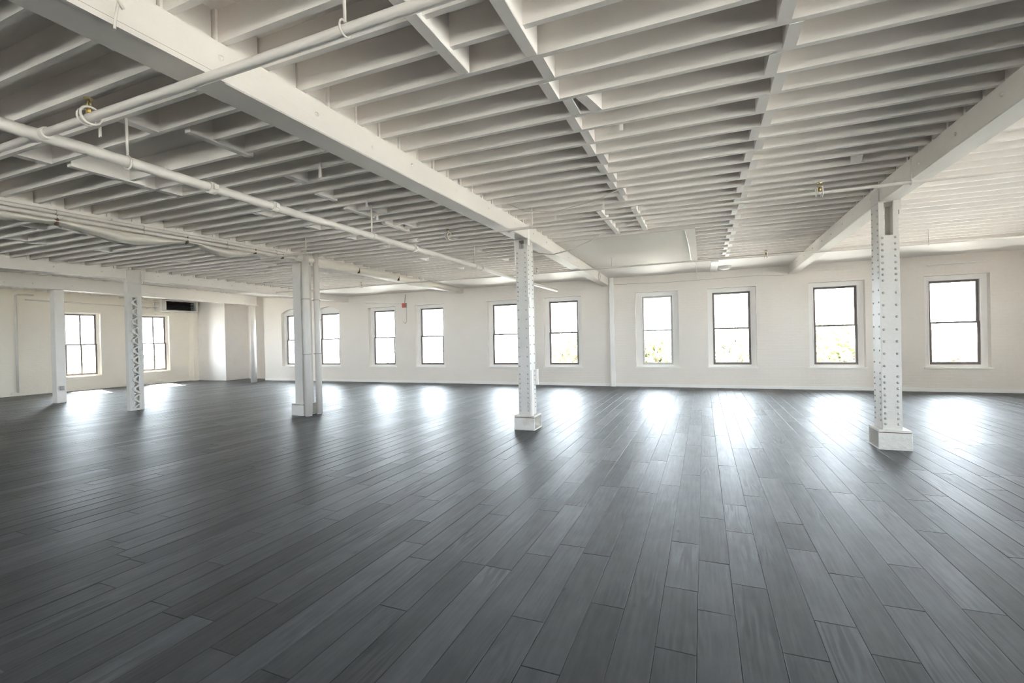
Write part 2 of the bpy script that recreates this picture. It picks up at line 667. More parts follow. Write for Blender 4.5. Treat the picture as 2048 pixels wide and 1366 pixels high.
# ---------------------------------------------------------------- floor of separate boards
PITCH_X, SEAM0 = 0.18706, -0.058
floor = box(XL - 0.5, XR + 0.4, YB - 0.4, 15.4, -0.30, -0.006).build('floor', M['subfloor'], None, 'structure')
KNOWN = {-6: [], -5: [3.254, 2.32, 0.9], -4: [3.173, 1.979], -3: [2.590, 4.6], -2: [4.9, 1.2], -1: [3.572, 2.911, 2.325],
         0: [4.122, 3.325, 2.723], 1: [4.505, 3.892, 3.076], 2: [2.488, 4.8], 3: [4.205, 3.713, 2.823], 4: [3.412, 2.617],
         5: [3.11, 5.2], 6: [3.67, 2.1], 7: [3.208, 5.0]}
boards = []
n0, n1 = math.floor((XL - SEAM0) / PITCH_X), math.ceil((XR - SEAM0) / PITCH_X)
for n in range(n0, n1):
    x0 = SEAM0 + n * PITCH_X
    cuts = sorted(KNOWN.get(n, []))
    if cuts:
        y = cuts[0]
        while y > YB:
            y -= rnd.uniform(0.9, 2.1)
            cuts.insert(0, y)
        y = cuts[-1]
        while y < 15.2:
            y += rnd.uniform(0.9, 2.1)
            cuts.append(y)
    else:
        y = YB - rnd.uniform(0, 1.8)
        while y < 15.4:
            cuts.append(y)
            y += rnd.uniform(0.8, 2.2)
        cuts.append(y)
    for a, b in zip(cuts, cuts[1:]):
        a2, b2 = max(a, YB), min(b, 15.0)
        if b2 - a2 > 0.02:
            boards.append((max(x0, XL), min(x0 + PITCH_X, XR), a2, b2))


def seen_size(bd):
    x, y = (bd[0] + bd[1]) / 2, (bd[2] + bd[3]) / 2
    fx = -math.sin(YAW) * x + math.cos(YAW) * y
    sx = math.cos(YAW) * x + math.sin(YAW) * y
    if fx < 0.6:
        return 0
    u, v = 1024 + FPX * sx / fx, 683 + FPX * 1.5 / fx
    if not (-60 < u < 2108 and v < 1440):
        return 0
    return (bd[1] - bd[0]) * (bd[3] - bd[2]) / fx ** 3


def board_mesh(items, name):
    V, F, UV, T = [], [], [], []
    for (x0, x1, y0, y1) in items:
        g, c, dz = 0.0005, 0.0027, rnd.uniform(-0.0006, 0.0)
        tilt = rnd.uniform(-0.0011, 0.0011)
        t, ou, ov = rnd.random(), rnd.uniform(0, 40), rnd.uniform(0, 40)
        t = 0.5 + (t - 0.5) * 0.75 if rnd.random() < 0.75 else t
        b = len(V)
        for (ins, z) in ((g, -0.006), (g, -0.0022 + dz), (g + c, dz)):
            q = tilt if z > -0.005 else 0
            V += [(x0 + ins, y0 + ins, z - q), (x1 - ins, y0 + ins, z + q), (x1 - ins, y1 - ins, z + q), (x0 + ins, y1 - ins, z - q)]
        faces = [(b + 8, b + 9, b + 10, b + 11)]
        for r in (0, 4):
            for k in range(4):
                k2 = (k + 1) % 4
                faces.append((b + r + k, b + r + k2, b + r + 4 + k2, b + r + 4 + k))
        for f in faces:
            F.append(f)
            for i in f:
                UV.append((V[i][0] - x0 + ou, V[i][1] - y0 + ov))
                T.append(t)
    me = bpy.data.meshes.new(name)
    me.from_pydata(V, [], F)
    uv = me.uv_layers.new(name='board')
    uv.data.foreach_set('uv', [q for p in UV for q in p])
    at = me.attributes.new('tone', 'FLOAT', 'CORNER')
    at.data.foreach_set('value', T)
    me.materials.append(M['floor'])
    me.update()
    return me


boards.sort(key=seen_size, reverse=True)
for bd in boards[:295]:
    link('plank', board_mesh([bd], 'plank'), floor)
link('plank', board_mesh(boards[295:], 'plank'), floor, 'stuff')

# baseboards
bm_ = MB().box(-17.1, XR, D - 0.018, D + 0.005, 0, 0.085)
bm_.build('baseboard_back', M['trim'], None, 'structure')
box(XL - 0.005, XL + 0.018, YB, 13.72, 0, 0.085).build('baseboard_left', M['wall_left'], None, 'structure')
box(XR - 0.018, XR + 0.005, YB, D - 0.02, 0, 0.085).build('baseboard_right', M['trim'], None, 'structure')

# ---------------------------------------------------------------- ceiling: deck, joists, blocking, panels
dk = MB()
dxs, dys = [XL - 0.4, -16.7, -12.7, XR + 0.4], [YB - 0.4, 0.5, 7.2, 14.2, 15.4]
for lay in (0, 1):
    for x in dxs:
        for y in dys:
            dk.v.append((x, y, zb(x, y) + JDEPTH if lay == 0 else 3.95))
nxy = len(dys)
for i in range(3):
    for j in range(4):
        a = i * nxy + j
        dk.face((a, a + 1, a + nxy + 1, a + nxy))
        a += 4 * nxy
        dk.face((a, a + nxy, a + nxy + 1, a + 1))
ceiling = dk.build('ceiling', M['joist'], None, 'structure')
BAYS = [(2.20, XR + 0.05, 2.80, 0.304), (-2.74, 2.20, 2.885, 0.304), (-7.72, -2.74, 1.36, 0.3015), (-12.70, -7.72, 1.50, 0.303),
        (-16.70, -12.70, 1.42, 0.303), (XL, -16.70, 1.55, 0.303)]
joist_rows = []


def joist_hexa(mb, xa, xb, ya, yb, jz=0.0):
    p = []
    for z in (None, DECK + 0.01):
        for (x, y) in ((xa, ya), (xb, ya), (xb, yb), (xa, yb)):
            p.append((x, y, zb(x, (ya + yb) / 2) + jz if z is None else z))
    mb.hexa(p)


rear = MB()
for bi, (xa, xb, yref, sp) in enumerate(BAYS):
    rows = []
    k0 = math.ceil((YB + 0.1 - yref) / sp)
    k1 = math.floor((13.95 - yref) / sp)
    for k in range(k0, k1 + 1):
        ye = yref + k * sp + rnd.uniform(-0.008, 0.008)
        lap = 0.09
        x0, x1 = xa - (0 if bi == 5 else lap), xb + (0 if bi == 0 else lap)
        jz = rnd.uniform(-0.004, 0.006)
        if ye < 0.55 or (bi == 0 and ye < 2.0) or (bi >= 3 and ye < 1.8):
            joist_hexa(rear, x0, x1, ye - JW, ye, jz)
        else:
            m_ = MB()
            if bi == 2 and 2.75 < ye < 3.0:      # a joist cut short between two trimmers
                joist_hexa(m_, x0, -5.75, ye - JW, ye, jz)
                m_.build('joist', M['joist'], ceiling)
                m_, x0 = MB(), -3.985
            joist_hexa(m_, x0, x1, ye - JW, ye, jz)
            m_.build('joist', M['joist'], ceiling)
        rows.append(ye)
    joist_rows.append(rows)
rear.build('joist', M['joist'], ceiling, 'stuff')


def gap(bay, y):
    """the free gap between two joists of a bay that holds y: (near edge, far edge)"""
    r = joist_rows[bay]
    for a, b in zip(r, r[1:]):
        if a - JW * 0.5 <= y < b - JW * 0.5:
            return a, b - JW
    return None


def block(bay, x, y, wd=0.075, drop=0.0, skew=0.0):
    g = gap(bay, y)
    if not g:
        return
    ya, yb_ = g
    z = zb(x, y) - drop
    m_ = MB()
    m_.hexa([(x - wd / 2, ya, z), (x + wd / 2, ya, z), (x + wd / 2 + skew, yb_, z), (x - wd / 2 + skew, yb_, z),
             (x - wd / 2, ya, DECK), (x + wd / 2, ya, DECK), (x + wd / 2 + skew, yb_, DECK), (x - wd / 2 + skew, yb_, DECK)])
    m_.build('blocking', M['joist'], ceiling)


# middle bay: two staggered rows of blocking
k = 0
for ya, yb_ in zip(joist_rows[1], joist_rows[1][1:]):
    ym = (ya + yb_) / 2
    if ym < 2.8:
        continue
    if ym < 6.6:
        block(1, [-0.945, -1.0, -0.93, -0.99][k % 4] if ym > 3.6 else -0.96 - 0.06 * (k % 2), ym)
    if 2.9 < ym < 11.9:
        block(1, 0.47 if k % 2 == 0 else 0.54, ym)
    k += 1
block(1, -0.82, 3.75, 0.085, 0.0, 0.06)
block(1, 1.53, 6.1, 0.10, 0.0, 0.05)
for x, ya, yb_ in ((-1.45, 1.2, 2.80), (-0.97, 1.2, 2.80), (-1.385, 6.85, 8.50), (-0.90, 6.95, 8.42)):
    z = zb(x, ya) - 0.012
    MB().bbox(x - 0.04, x + 0.04, ya, yb_, z, DECK - 0.05, 0.004).build('trimmer', M['joist'], ceiling)
for (y0, y1, x0, x1) in ((8.62, 12.12, -2.60, -0.10),):
    z = zb(-1.5, 10.3)
    p = [(x0, y0, zb(0, y0) - 0.018), (x1, y0, zb(0, y0) - 0.018), (x1, y1, zb(0, y1) - 0.018), (x0, y1, zb(0, y1) - 0.018)]
    MB().hexa(p + [(a, b, c + 0.014) for a, b, c in p]).build('panel', M['panel'], ceiling)
for (x0, x1) in ((2.31, XR), (-2.61, 2.09), (-7.59, -2.86), (-12.57, -7.86), (-16.55, -12.83)):
    y0, y1 = 12.15, D
    p = [(x, y, zb(x, y) - 0.02) for x, y in ((x0, y0), (x1, y0), (x1, y1), (x0, y1))]
    MB().hexa(p + [(a, b, c + 0.016) for a, b, c in p]).build('soffit_board', M['joist'], ceiling)
# left bay
for x, y in ((-4.25, 2.43), (-5.88, 2.50), (-5.85, 3.40), (-5.84, 3.68), (-4.15, 3.9), (-5.75, 4.7), (-4.2, 5.5), (-5.75, 5.6),
             (-4.3, 6.4), (-5.8, 6.5), (-4.2, 7.4), (-5.75, 7.6), (-4.3, 8.6), (-5.8, 9.0), (-4.2, 9.9), (-5.7, 10.6)):
    block(2, x, y, 0.085)
for x, ya, yb_ in ((-3.985, 2.62, 3.22), (-5.75, 2.62, 3.28), (-4.33, 4.38, 4.70), (-4.48, 5.05, 5.62), (-4.55, 5.95, 6.6)):
    z = zb(x, ya) - 0.012
    MB().bbox(x - 0.035, x + 0.035, ya, yb_, z, DECK - 0.04, 0.004).build('trimmer', M['joist'], ceiling)
# third bay
for x, y in ((-9.2, 3.75), (-8.95, 4.05), (-10.5, 4.05), (-10.65, 4.40), (-9.1, 4.35), (-10.5, 5.3), (-9.2, 6.2), (-10.6, 6.8), (-9.3, 7.9), (-10.5, 8.6), (-9.2, 9.6)):
    block(3, x, y, 0.08)
for x, y in ((4.4, 4.9), (4.5, 6.3), (4.4, 8.0)):
    block(0, x, y, 0.08)


# ---------------------------------------------------------------- girders
def girder(key, label, dz=0.0, y0=YB + 0.05, y1=D - 0.002, bay_l=None, bay_r=None, bolts=True):
    xa, xb = XB[key]
    root = thing('girder', label, 'beam', ((xa + xb) / 2, 0.5, 3.05), 'timber girders under the joists')
    mb = MB()
    ys = [y0, 0.5, 3.0, 5.0, 7.2, 9.5, 12.0, y1]
    c = 0.008
    sec = []
    for y in ys:
        zl, zt = zbeam(y, dz), zb((xa + xb) / 2, y) - 0.003
        j = rnd.uniform(-0.003, 0.003)
        ring = [(xa + c, y, zl + j), (xb - c, y, zl + j), (xb, y, zl + c + j), (xb, y, zt), (xa, y, zt), (xa, y, zl + c + j)]
        sec.append(len(mb.v))
        mb.v += ring
    for a, b in zip(sec, sec[1:]):
        for q in range(6):
            q2 = (q + 1) % 6
            mb.face((a + q, b + q, b + q2, a + q2))
    mb.face([sec[0] + q for q in range(6)])
    mb.face([sec[-1] + q for q in range(6)][::-1])
    mb.build('beam', M['beam'], root)
    # solid blocking over the girder between joist ends
    rows = joist_rows[bay_r]
    for a, b in zip(rows, rows[1:]):
        if b < 0.7:
            continue
        x1 = xb - rnd.uniform(0.025, 0.06)
        gapw = 0.012 + rnd.random() * 0.012
        zl = zb((xa + xb) / 2, a) - 0.002
        box(x1 - 0.05, x1, a + 0.003, b - JW - gapw, zl, DECK).build('blocking', M['beam'], root)
    if bolts:
        bl = MB()
        y = 1.1
        while y < 13.5:
            for xx, ax in ((xb, (1, 0, 0)), (xa, (-1, 0, 0))):
                bl.dome((xx, y, zbeam(y, dz) + 0.12 + 0.02 * math.sin(y * 7)), 0.017, 0.014, ax, 7)
            y += rnd.uniform(0.55, 0.95)
        bl.build('bolts', M['beam'], root, 'stuff')
    return root


g_r = girder('right', 'white beam resting on the column with the large hollow foot', bay_r=0)
g_c = girder('centre', 'long white beam crossing the ceiling above the plated column in mid-room', bay_r=1)
g_w = girder('wrapped', 'white beam hung with sagging sheeting above the column with three pipes', 0.06, bay_r=2)
g_4 = girder('fourth', 'white beam carried by the lattice column without a foot', 0.0, bay_r=3)
g_l = girder('low', 'deep low white beam above the plain square post near the left wall', 0.03, y1=13.45, bay_r=4)
# a thin cover strip leaves a dark joint along the near lower edge of the centre beam
xa, xb = XB['centre']
MB().hexa([(xb - 0.01, 0.6, zbeam(0.6) - 0.004), (xb + 0.012, 0.6, zbeam(0.6) - 0.004), (xb + 0.012, 1.95, zbeam(1.95) - 0.004), (xb - 0.01, 1.95, zbeam(1.95) - 0.004),
           (xb - 0.01, 0.6, zbeam(0.6) + 0.026), (xb + 0.012, 0.6, zbeam(0.6) + 0.026), (xb + 0.012, 1.95, zbeam(1.95) + 0.026), (xb - 0.01, 1.95, zbeam(1.95) + 0.026)]).build('edge_strip', M['beam'], g_c)
MB().hexa([(xb - 0.004, 0.6, zbeam(0.6) + 0.027), (xb + 0.0015, 0.6, zbeam(0.6) + 0.027), (xb + 0.0015, 1.95, zbeam(1.95) + 0.027), (xb - 0.004, 1.95, zbeam(1.95) + 0.027),
           (xb - 0.004, 0.6, zbeam(0.6) + 0.034), (xb + 0.0015, 0.6, zbeam(0.6) + 0.034), (xb + 0.0015, 1.95, zbeam(1.95) + 0.034), (xb - 0.004, 1.95, zbeam(1.95) + 0.034)]).build('open_joint', M['rust'], g_c)
hk = MB().tube([(xb + 0.01, 1.36, 3.22), (xb + 0.05, 1.36, 3.215), (xb + 0.06, 1.37, 3.17), (xb + 0.05, 1.40, 3.14)], 0.009, 6)
hk.tube([(xb + 0.05, 1.38, 3.17), (xb + 0.045, 1.37, 3.10), (xb + 0.05, 1.36, 3.02)], 0.006, 6)
hk.build('hook', M['pipe'], g_c)
lp = MB().torus((xb + 0.012, 12.75, 3.16), 0.11, 0.008, (1, 0, 0), 18, 5)
lp.build('wire_loop', M['cable'], g_c)


# ---------------------------------------------------------------- columns
def rivets(mb, pts, axis, r=0.0165, h=0.013):
    for p in pts:
        mb.dome(p, r, h, axis, 8)


RZ = [2.67, 2.59, 2.515, 2.435, 2.355, 2.275, 2.205, 2.13, 1.975, 1.82, 1.67, 1.51, 1.36, 1.205, 1.05, 0.915, 0.84, 0.765, 0.68, 0.605, 0.53, 0.45, 0.385, 0.315]


def channel(x0, x1, y0, y1, z0, z1, side, t=0.011, fl=0.055):
    """vertical channel, web on the given X side, flanges turned inwards along +-Y faces"""
    mb = MB()
    s = 1 if side == 'left' else -1
    xw = x0 if side == 'left' else x1
    mb.box(xw, xw + s * t, y0, y1, z0, z1)
    mb.box(xw + s * t, xw + s * fl, y0, y0 + t, z0, z1)
    mb.box(xw + s * t, xw + s * fl, y1 - t, y1, z0, z1)
    return mb


def foot(root, x0, x1, y0, y1, h):
    f = MB()
    f.box(x0, x1, y0, y1, 0, 0.022)
    f.box(x0 + 0.004, x1 - 0.004, y0 + 0.002, y1, h - 0.024, h)
    f.box(x0 + 0.003, x1 - 0.006, y1 - 0.02, y1 - 0.002, 0.022, h - 0.024)
    f.box((x0 + x1) / 2 + 0.02, (x0 + x1) / 2 + 0.045, y0 + 0.03, y1 - 0.02, 0.022, h - 0.024)
    p = f.build('foot', M['oldsteel'], root)
    MB().bbox(x0, x1, y0 - 0.002, y0 + 0.024, 0.022, h - 0.034, 0.004).build('face_plate', M['oldsteel'], p)
    MB().box(x0 + 0.006, x1 - 0.008, y0 + 0.006, y0 + 0.02, h - 0.034, h - 0.024).build('rust_joint', M['rust'], p)


def plated_column(label, x0, x1, y0, y1, fx0, fx1, fy0, fy1, fh, ztop, open_top=True):
    root = thing('steel_column', label, 'column', ((x0 + x1) / 2, (y0 + y1) / 2, 0))
    foot(root, fx0, fx1, fy0, fy1, fh)
    zb_ = zbeam(7.2)
    channel(x0, x1, y0, y1, fh, ztop + 0.12 if open_top else zb_ - 0.002, 'left').build('channel', M['steel'], root)
    channel(x0, x1, y0, y1, fh, zb_ - 0.002, 'right').build('channel', M['steel'], root)
    zp = 2.70 if open_top else 2.98
    mb = MB()
    n = 6
    mb.box(x0 + 0.001, x1 + 0.004, y0 - 0.012, y0, fh, zp)
    mb.box(x0 + 0.001, x1 + 0.004, y1, y1 + 0.012, fh, zp)
    mb.build('cover_plate', M['steel'], root)
    rv = MB()
    rz = RZ if open_top else RZ + [2.75, 2.83, 2.91]
    rivets(rv, [(x, y0 - 0.012, z) for z in rz for x in (x0 + 0.032, x1 - 0.036)], (0, -1, 0))
    side = [z + 0.04 for z in rz] + ([2.78, 2.86, 2.95, 3.03] if open_top else [])
    rivets(rv, [(x0, y0 + 0.04, z) for z in side] + [(x0, y1 - 0.04, z) for z in side], (-1, 0, 0), 0.014, 0.011)
    rivets(rv, [(x1, y0 + 0.04, z) for z in side] + [(x1, y1 - 0.04, z) for z in side], (1, 0, 0), 0.014, 0.011)
    rv.build('rivets', M['rivet'], root, 'stuff')
    cp = MB().box(x0 - 0.012, x1 + 0.03, y0 - 0.015, y1 + 0.015, zb_ - 0.016, zb_ - 0.003)
    cp.build('cap_plate', M['steel'], root)
    return root


c_r = plated_column('riveted white steel column with the large hollow foot, standing under the beam', 2.081, 2.283, 7.262, 7.545, 2.02, 2.368, 7.19, 7.58, 0.246, 3.18)
br = MB().box(2.295, 2.301, 7.27, 7.36, 2.96, 3.14)
br.box(2.225, 2.30, 7.225, 7.232, 3.0, 3.2)
br.build('bracket', M['steel'], c_r)
c_c = plated_column('riveted white steel column in mid-room with a switch plate on its side', -2.846, -2.642, 7.182, 7.44, -2.92, -2.565, 7.13, 7.51, 0.235, 3.0, False)
box(-2.64, -2.632, 7.20, 7.28, 2.02, 2.18).build('switch_plate', M['trim'], c_c)
MB().bbox(-2.642, -2.60, 7.16, 7.20, 0.01, 0.98, 0.003).build('corner_guard', M['trim'], c_c)
MB().bbox(-2.642, -2.595, 7.44, 7.47, 0.72, 0.98, 0.003).build('outlet_box', M['trim'], c_c)
MB().bbox(-2.866, -2.85, 7.168, 7.20, 2.72, 3.12, 0.003).build('bracket', M['trim'], c_c)
MB().bbox(-2.635, -2.612, 7.15, 7.23, 3.02, 3.30, 0.003).build('bracket', M['trim'], c_c)


def lattice_column(label, x0, x1, y0, y1, z0, ztop, f=None):
    """two channels facing each other along Y, laced with flat bars on both X faces"""
    root = thing('lattice_column', label, 'column', ((x0 + x1) / 2, (y0 + y1) / 2, 0))
    if f:
        foot(root, *f, z0)
    t, fl = 0.012, 0.105
    for ya, s in ((y0, 1), (y1, -1)):
        m_ = MB()
        m_.box(x0, x1, ya, ya + s * t, z0, ztop)
        m_.box(x0, x0 + t, ya + s * t, ya + s * fl, z0, ztop)
        m_.box(x1 - t, x1, ya + s * t, ya + s * fl, z0, ztop)
        m_.build('channel', M['steel'], root)
    yi0, yi1 = y0 + fl - 0.03, y1 - fl + 0.03
    step = 0.115
    for xx, s in ((x1, 1), (x0, -1)):
        z = z0 + 0.05
        up = True
        while z + step < ztop - 0.42:
            a, b = (yi0, yi1) if up else (yi1, yi0)
            m_ = MB()
            d = Vector((0, b - a, step)).normalized()
            nrm = Vector((0, -d.z, d.y)) * 0.020
            o = 0.002 if up else 0.008
            P0, P1 = Vector((xx + s * o, a, z)), Vector((xx + s * o, b, z + step))
            e = Vector((s * 0.006, 0, 0))
            q = [P0 - nrm, P0 + nrm, P1 + nrm, P1 - nrm]
            m_.hexa([tuple(v) for v in q] + [tuple(v + e) for v in q])
            m_.build('lacing_bar', M['steel'], root)
            z += step
            up = not up
        for za, zb_ in ((z0, z0 + 0.05), (ztop - 0.42, ztop)):
            box(xx, xx + s * 0.009, y0 + 0.005, y1 - 0.005, za, zb_).build('tie_plate', M['steel'], root)
    return root


lattice_column('white lattice column without a foot, between the square post and the pipes', -12.69, -12.58, 6.76, 7.07, 0.0, 3.12)
MB().bbox(-12.579, -12.56, 6.75, 7.08, 3.04, 3.33, 0.003).box(-12.56, -12.53, 6.75, 6.77, 3.04, 3.33).box(-12.56, -12.53, 7.06, 7.08, 3.04, 3.33).build('splice_plate', M['steel'], g_4)
lattice_column('white lattice column with a square foot and three pipes beside it', -7.955, -7.745, 7.33, 7.62, 0.255, 3.185, (-8.03, -7.70, 7.29, 7.69))
sp_ = thing('square_post', 'plain square white post with a small outlet box, near the left wall', 'column', (-16.69, 7.25, 0))
MB().bbox(-16.80, -16.57, 7.14, 7.36, 0, 3.155, 0.012).build('shaft', M['white'], sp_)
MB().bbox(-16.57, -16.51, 7.20, 7.29, 0.36, 0.47, 0.008).build('outlet_box', M['grey'], sp_)
rp = thing('round_post', 'slim round white post in front of the alcove by the corner closet', 'column', (-16.60, 13.28, 0))
MB().tube([(-16.60, 13.28, 0), (-16.60, 13.28, 3.08)], 0.115, 20).build('shaft', M['white'], rp)
MB().box(-16.76, -16.44, 13.14, 13.42, 3.06, 3.085).build('cap_plate', M['white'], rp)
wp = thing('wall_post', 'slim white post on the window wall under the beam end', 'post', (-2.53, 14.1, 0))
MB().bbox(-2.60, -2.47, D - 0.10, D - 0.019, 0, 3.27, 0.006).build('shaft', M['trim'], wp)
MB().bbox(-2.625, -2.60, D - 0.085, D - 0.02, 0, 3.0, 0.004).build('side_strip', M['wall'], wp)

# ---------------------------------------------------------------- pipes by the lattice column
for (x, y, r, lab, ztop) in ((-7.60, 7.33, 0.072, 'thickest white pipe rising beside the lattice column', 3.60),
                             (-7.585, 7.60, 0.055, 'white pipe right of the thickest one at the lattice column', 3.60),
                             (-7.72, 7.78, 0.038, 'thinnest white pipe between the two thick pipes at the lattice column', 3.3)):
    t = thing('riser_pipe', lab, 'pipe', (x, y, 0), 'pipes beside the lattice column')
    MB().tube([(x, y, 0), (x, y, ztop)], r, 16).build('pipe', M['pipe'], t)
    for z in (1.28, 2.42):
        cl = MB().torus((x, y, z), r + 0.004, 0.008, (0, 0, 1), 16, 5)
        cl.box(x - r - 0.05, x - r, y - 0.008, y + 0.008, z - 0.012, z + 0.012)
        cl.build('clamp', M['grey'], t)
    if r < 0.05:
        MB().tube([(x, y, 2.0), (x, y, 2.04), (x, y, 2.18), (x, y, 2.22)], [0.038, 0.058, 0.058, 0.038], 14).build('coupling', M['pipe'], t)

# ---------------------------------------------------------------- sprinkler pipes
XM, ZM = -4.17, 2.955
mp_ = thing('sprinkler_main', 'thick white pipe running towards the window wall under the joists', 'pipe', (XM, 1.0, ZM))
ym_pts = [YB + 0.1, 0, 2, 4, 6, 8, 10, 12, 13.9]
MB().tube([(XM, y, ZM + 0.012 * math.sin(y)) for y in ym_pts], 0.043, 14).build('pipe', M['pipe'], mp_)
for y in (2.95, 3.62, 6.20, 1.36, 8.6):
    m_ = MB().tube([(XM, y - 0.035, ZM), (XM, y + 0.035, ZM)], 0.054, 14)
    for q in (-0.05, 0.05):
        m_.box(XM - 0.02 + q, XM + 0.02 + q, y - 0.02, y + 0.02, ZM - 0.022, ZM + 0.022)
    m_.build('coupling', M['pipe'], mp_)
for y in (2.27, 5.2, 8.3, 11.0):
    m_ = MB().tube([(XM, y, ZM + 0.05), (XM, y, zb(XM, y) + 0.04)], 0.010, 6)
    m_.torus((XM, y, ZM), 0.052, 0.007, (0, 1, 0), 14, 5)
    m_.build('hanger', M['pipe'], mp_)


def sprinkler(root, x, y, z, up=True):
    s = 1 if up else -1
    m_ = MB().tube([(x, y, z), (x, y, z + s * 0.035), (x, y, z + s * 0.05)], [0.016, 0.016, 0.010], 8)
    m_.tube([(x - 0.016, y, z + s * 0.045), (x - 0.02, y, z + s * 0.07), (x, y, z + s * 0.095)], 0.004, 5)
    m_.tube([(x + 0.016, y, z + s * 0.045), (x + 0.02, y, z + s * 0.07), (x, y, z + s * 0.095)], 0.004, 5)
    m_.tube([(x, y, z + s * 0.095), (x, y, z + s * 0.10)], 0.026, 10)
    h = m_.build('sprinkler_head', M['brass'], root)
    return h


def branch(label, y, r, zl, zr, xl, xr, heads, hangers):
    t = thing('sprinkler_branch', label, 'pipe', (XM, y, (zl + zr) / 2), 'cross pipes under the joists')

    def Z(x):
        return zl + (zr - zl) * (x - xl) / (xr - xl)
    n = 8
    MB().tube([(xl + (xr - xl) * i / n, y, Z(xl + (xr - xl) * i / n) - (0.01 if i in (3, 4) else 0)) for i in range(n + 1)], r, 12).build('pipe', M['pipe'], t)
    for x in heads:
        sprinkler(t, x, y, Z(x) + r * 0.8)
        m_ = MB().torus((x + 0.02, y, Z(x) + 0.01), 0.055, 0.008, (1, 0, 0), 14, 5)
        m_.torus((x - 0.03, y, Z(x) + 0.01), 0.05, 0.007, (1, 0, 0), 14, 5)
        m_.build('hanger_ring', M['pipe'], t)
    for x in hangers:
        m_ = MB().tube([(x, y, Z(x) + r), (x, y, zb(x, y) + 0.05)], 0.008, 6)
        m_.torus((x, y, Z(x)), r + 0.01, 0.006, (1, 0, 0), 12, 5)
        m_.build('hanger', M['pipe'], t)
    m_ = MB().tube([(XM - 0.08, y, Z(XM)), (XM + 0.08, y, Z(XM))], r + 0.012, 12)
    m_.build('tee', M['pipe'], t)
    return t


branch('white cross pipe nearest the camera, passing under two beams', 1.75, 0.027, 2.965, 2.99, -7.5, 6.6, (-3.6, 0.9), (-1.53, 1.9, 4.6))
branch('thin white cross pipe passing in front of the plated column', 6.2, 0.019, 3.08, 3.055, -7.5, 6.6, (-3.55, 1.24), (-2.2, 2.065, -6.4, 5.0))
branch('faint white cross pipe nearest the window wall', 10.7, 0.019, 3.11, 3.045, -12.3, 6.6, (-9.0, -3.7, 1.2), (-7.0, -1.9, 3.8))
# small vertical hooks and droppers below the joists
for (x, y, l) in ((-1.05, 6.2, 0.0),):
    pass
dc = thing('drooping_cable', 'grey cable drooping over the beam behind the plated column', 'cable', (-2.2, 8.0, 3.0))
MB().tube([(-1.55, 8.0, 3.28), (-1.80, 8.0, 3.15), (-2.15, 8.0, 3.04), (-2.45, 8.0, 2.99), (-2.7, 8.0, 3.03), (-2.95, 8.0, 3.13), (-3.1, 8.0, 3.30)], 0.011, 6).build('cable', M['cable'], dc)
sc_ = thing('slack_wire', 'thin slack wire looping between joists right of the centre beam', 'cable', (-2.0, 6.0, 3.2))
MB().tube([(-2.5, 5.9, 3.37), (-2.2, 5.9, 3.22), (-1.8, 5.95, 3.17), (-1.3, 6.0, 3.25), (-0.95, 6.0, 3.36)], 0.006, 5).build('wire', M['cable'], sc_)

# ---------------------------------------------------------------- wrapped beam: conduits and sheeting
xf = XB['wrapped'][1]
for dz, lab in ((0.075, 'upper white conduit along the sheeted beam'), (0.135, 'lower white conduit along the sheeted beam')):
    t = thing('beam_conduit', lab, 'conduit', (xf + 0.03, 2.5, 3.2), 'conduits on the sheeted beam')
    MB().tube([(xf + 0.032, y, zb(xf, y) - dz + 0.003 * math.sin(3 * y + dz * 50)) for y in (YB + 0.2, 0.5, 2, 4, 5, 6, 6.6, 7.05)], 0.026, 10).build('conduit', M['pipe'], t)
    m_ = MB()
    for y in (2.6, 3.3, 4.3, 5.6, 6.6):
        m_.torus((xf + 0.032, y, zb(xf, y) - dz), 0.028, 0.005, (0, 1, 0), 12, 5)
    m_.build('strap', M['cable'], t, 'stuff')
SAG = [(YB + 0.2, 3.05), (1.0, 3.06), (2.0, 3.06), (2.78, 3.045), (3.05, 3.08), (3.31, 3.10), (3.55, 3.07), (3.8, 3.03), (4.0, 2.985), (4.2, 2.985), (4.5, 3.04),
       (4.93, 3.155), (5.12, 3.14), (5.37, 3.065), (5.65, 3.02), (5.92, 3.09), (6.15, 3.18), (6.6, 3.16), (7.03, 3.22), (7.5, 3.18), (8.2, 3.13), (8.94, 3.165), (9.6, 3.14),
       (10.5, 3.155), (11.2, 3.10), (12.0, 3.095), (12.8, 3.13), (13.9, 3.12)]
sh = thing('sheeting', 'sagging white sheeting slung along the beam above the three pipes', 'sheeting', (xf, 4.0, 3.1))
mb = MB()
NY, NS = 150, 9
for i in range(NY + 1):
    y = -6.2 + (13.9 + 6.2) * i / NY if False else (0.2 + 13.7 * i / NY)
    zs = lerp(SAG, y)
    zt = zb(xf, y) - (0.165 if y < 7.1 else 0.03)
    belly = max(0.0, 3.20 - zs)
    for j in range(NS + 1):
        t = j / NS
        z = zt + (zs - zt) * t
        xo = xf + 0.006 + 0.05 * math.sin(math.pi * min(1, t * 1.02)) * (0.4 + belly * 4) - 0.10 * max(0, t - 0.7) / 0.3 * (1 if zs < 3.12 else 0.15)
        xo += 0.006 * math.sin(9 * y + 5 * t)
        mb.v.append((xo, y, z))
for i in range(NY):
    for j in range(NS):
        a = i * (NS + 1) + j
        mb.face((a, a + NS + 1, a + NS + 2, a + 1), True)
o = mb.build('cloth', M['cloth'], sh)
so_ = o.modifiers.new('thickness', 'SOLIDIFY')
so_.thickness = 0.004
so_.offset = 0
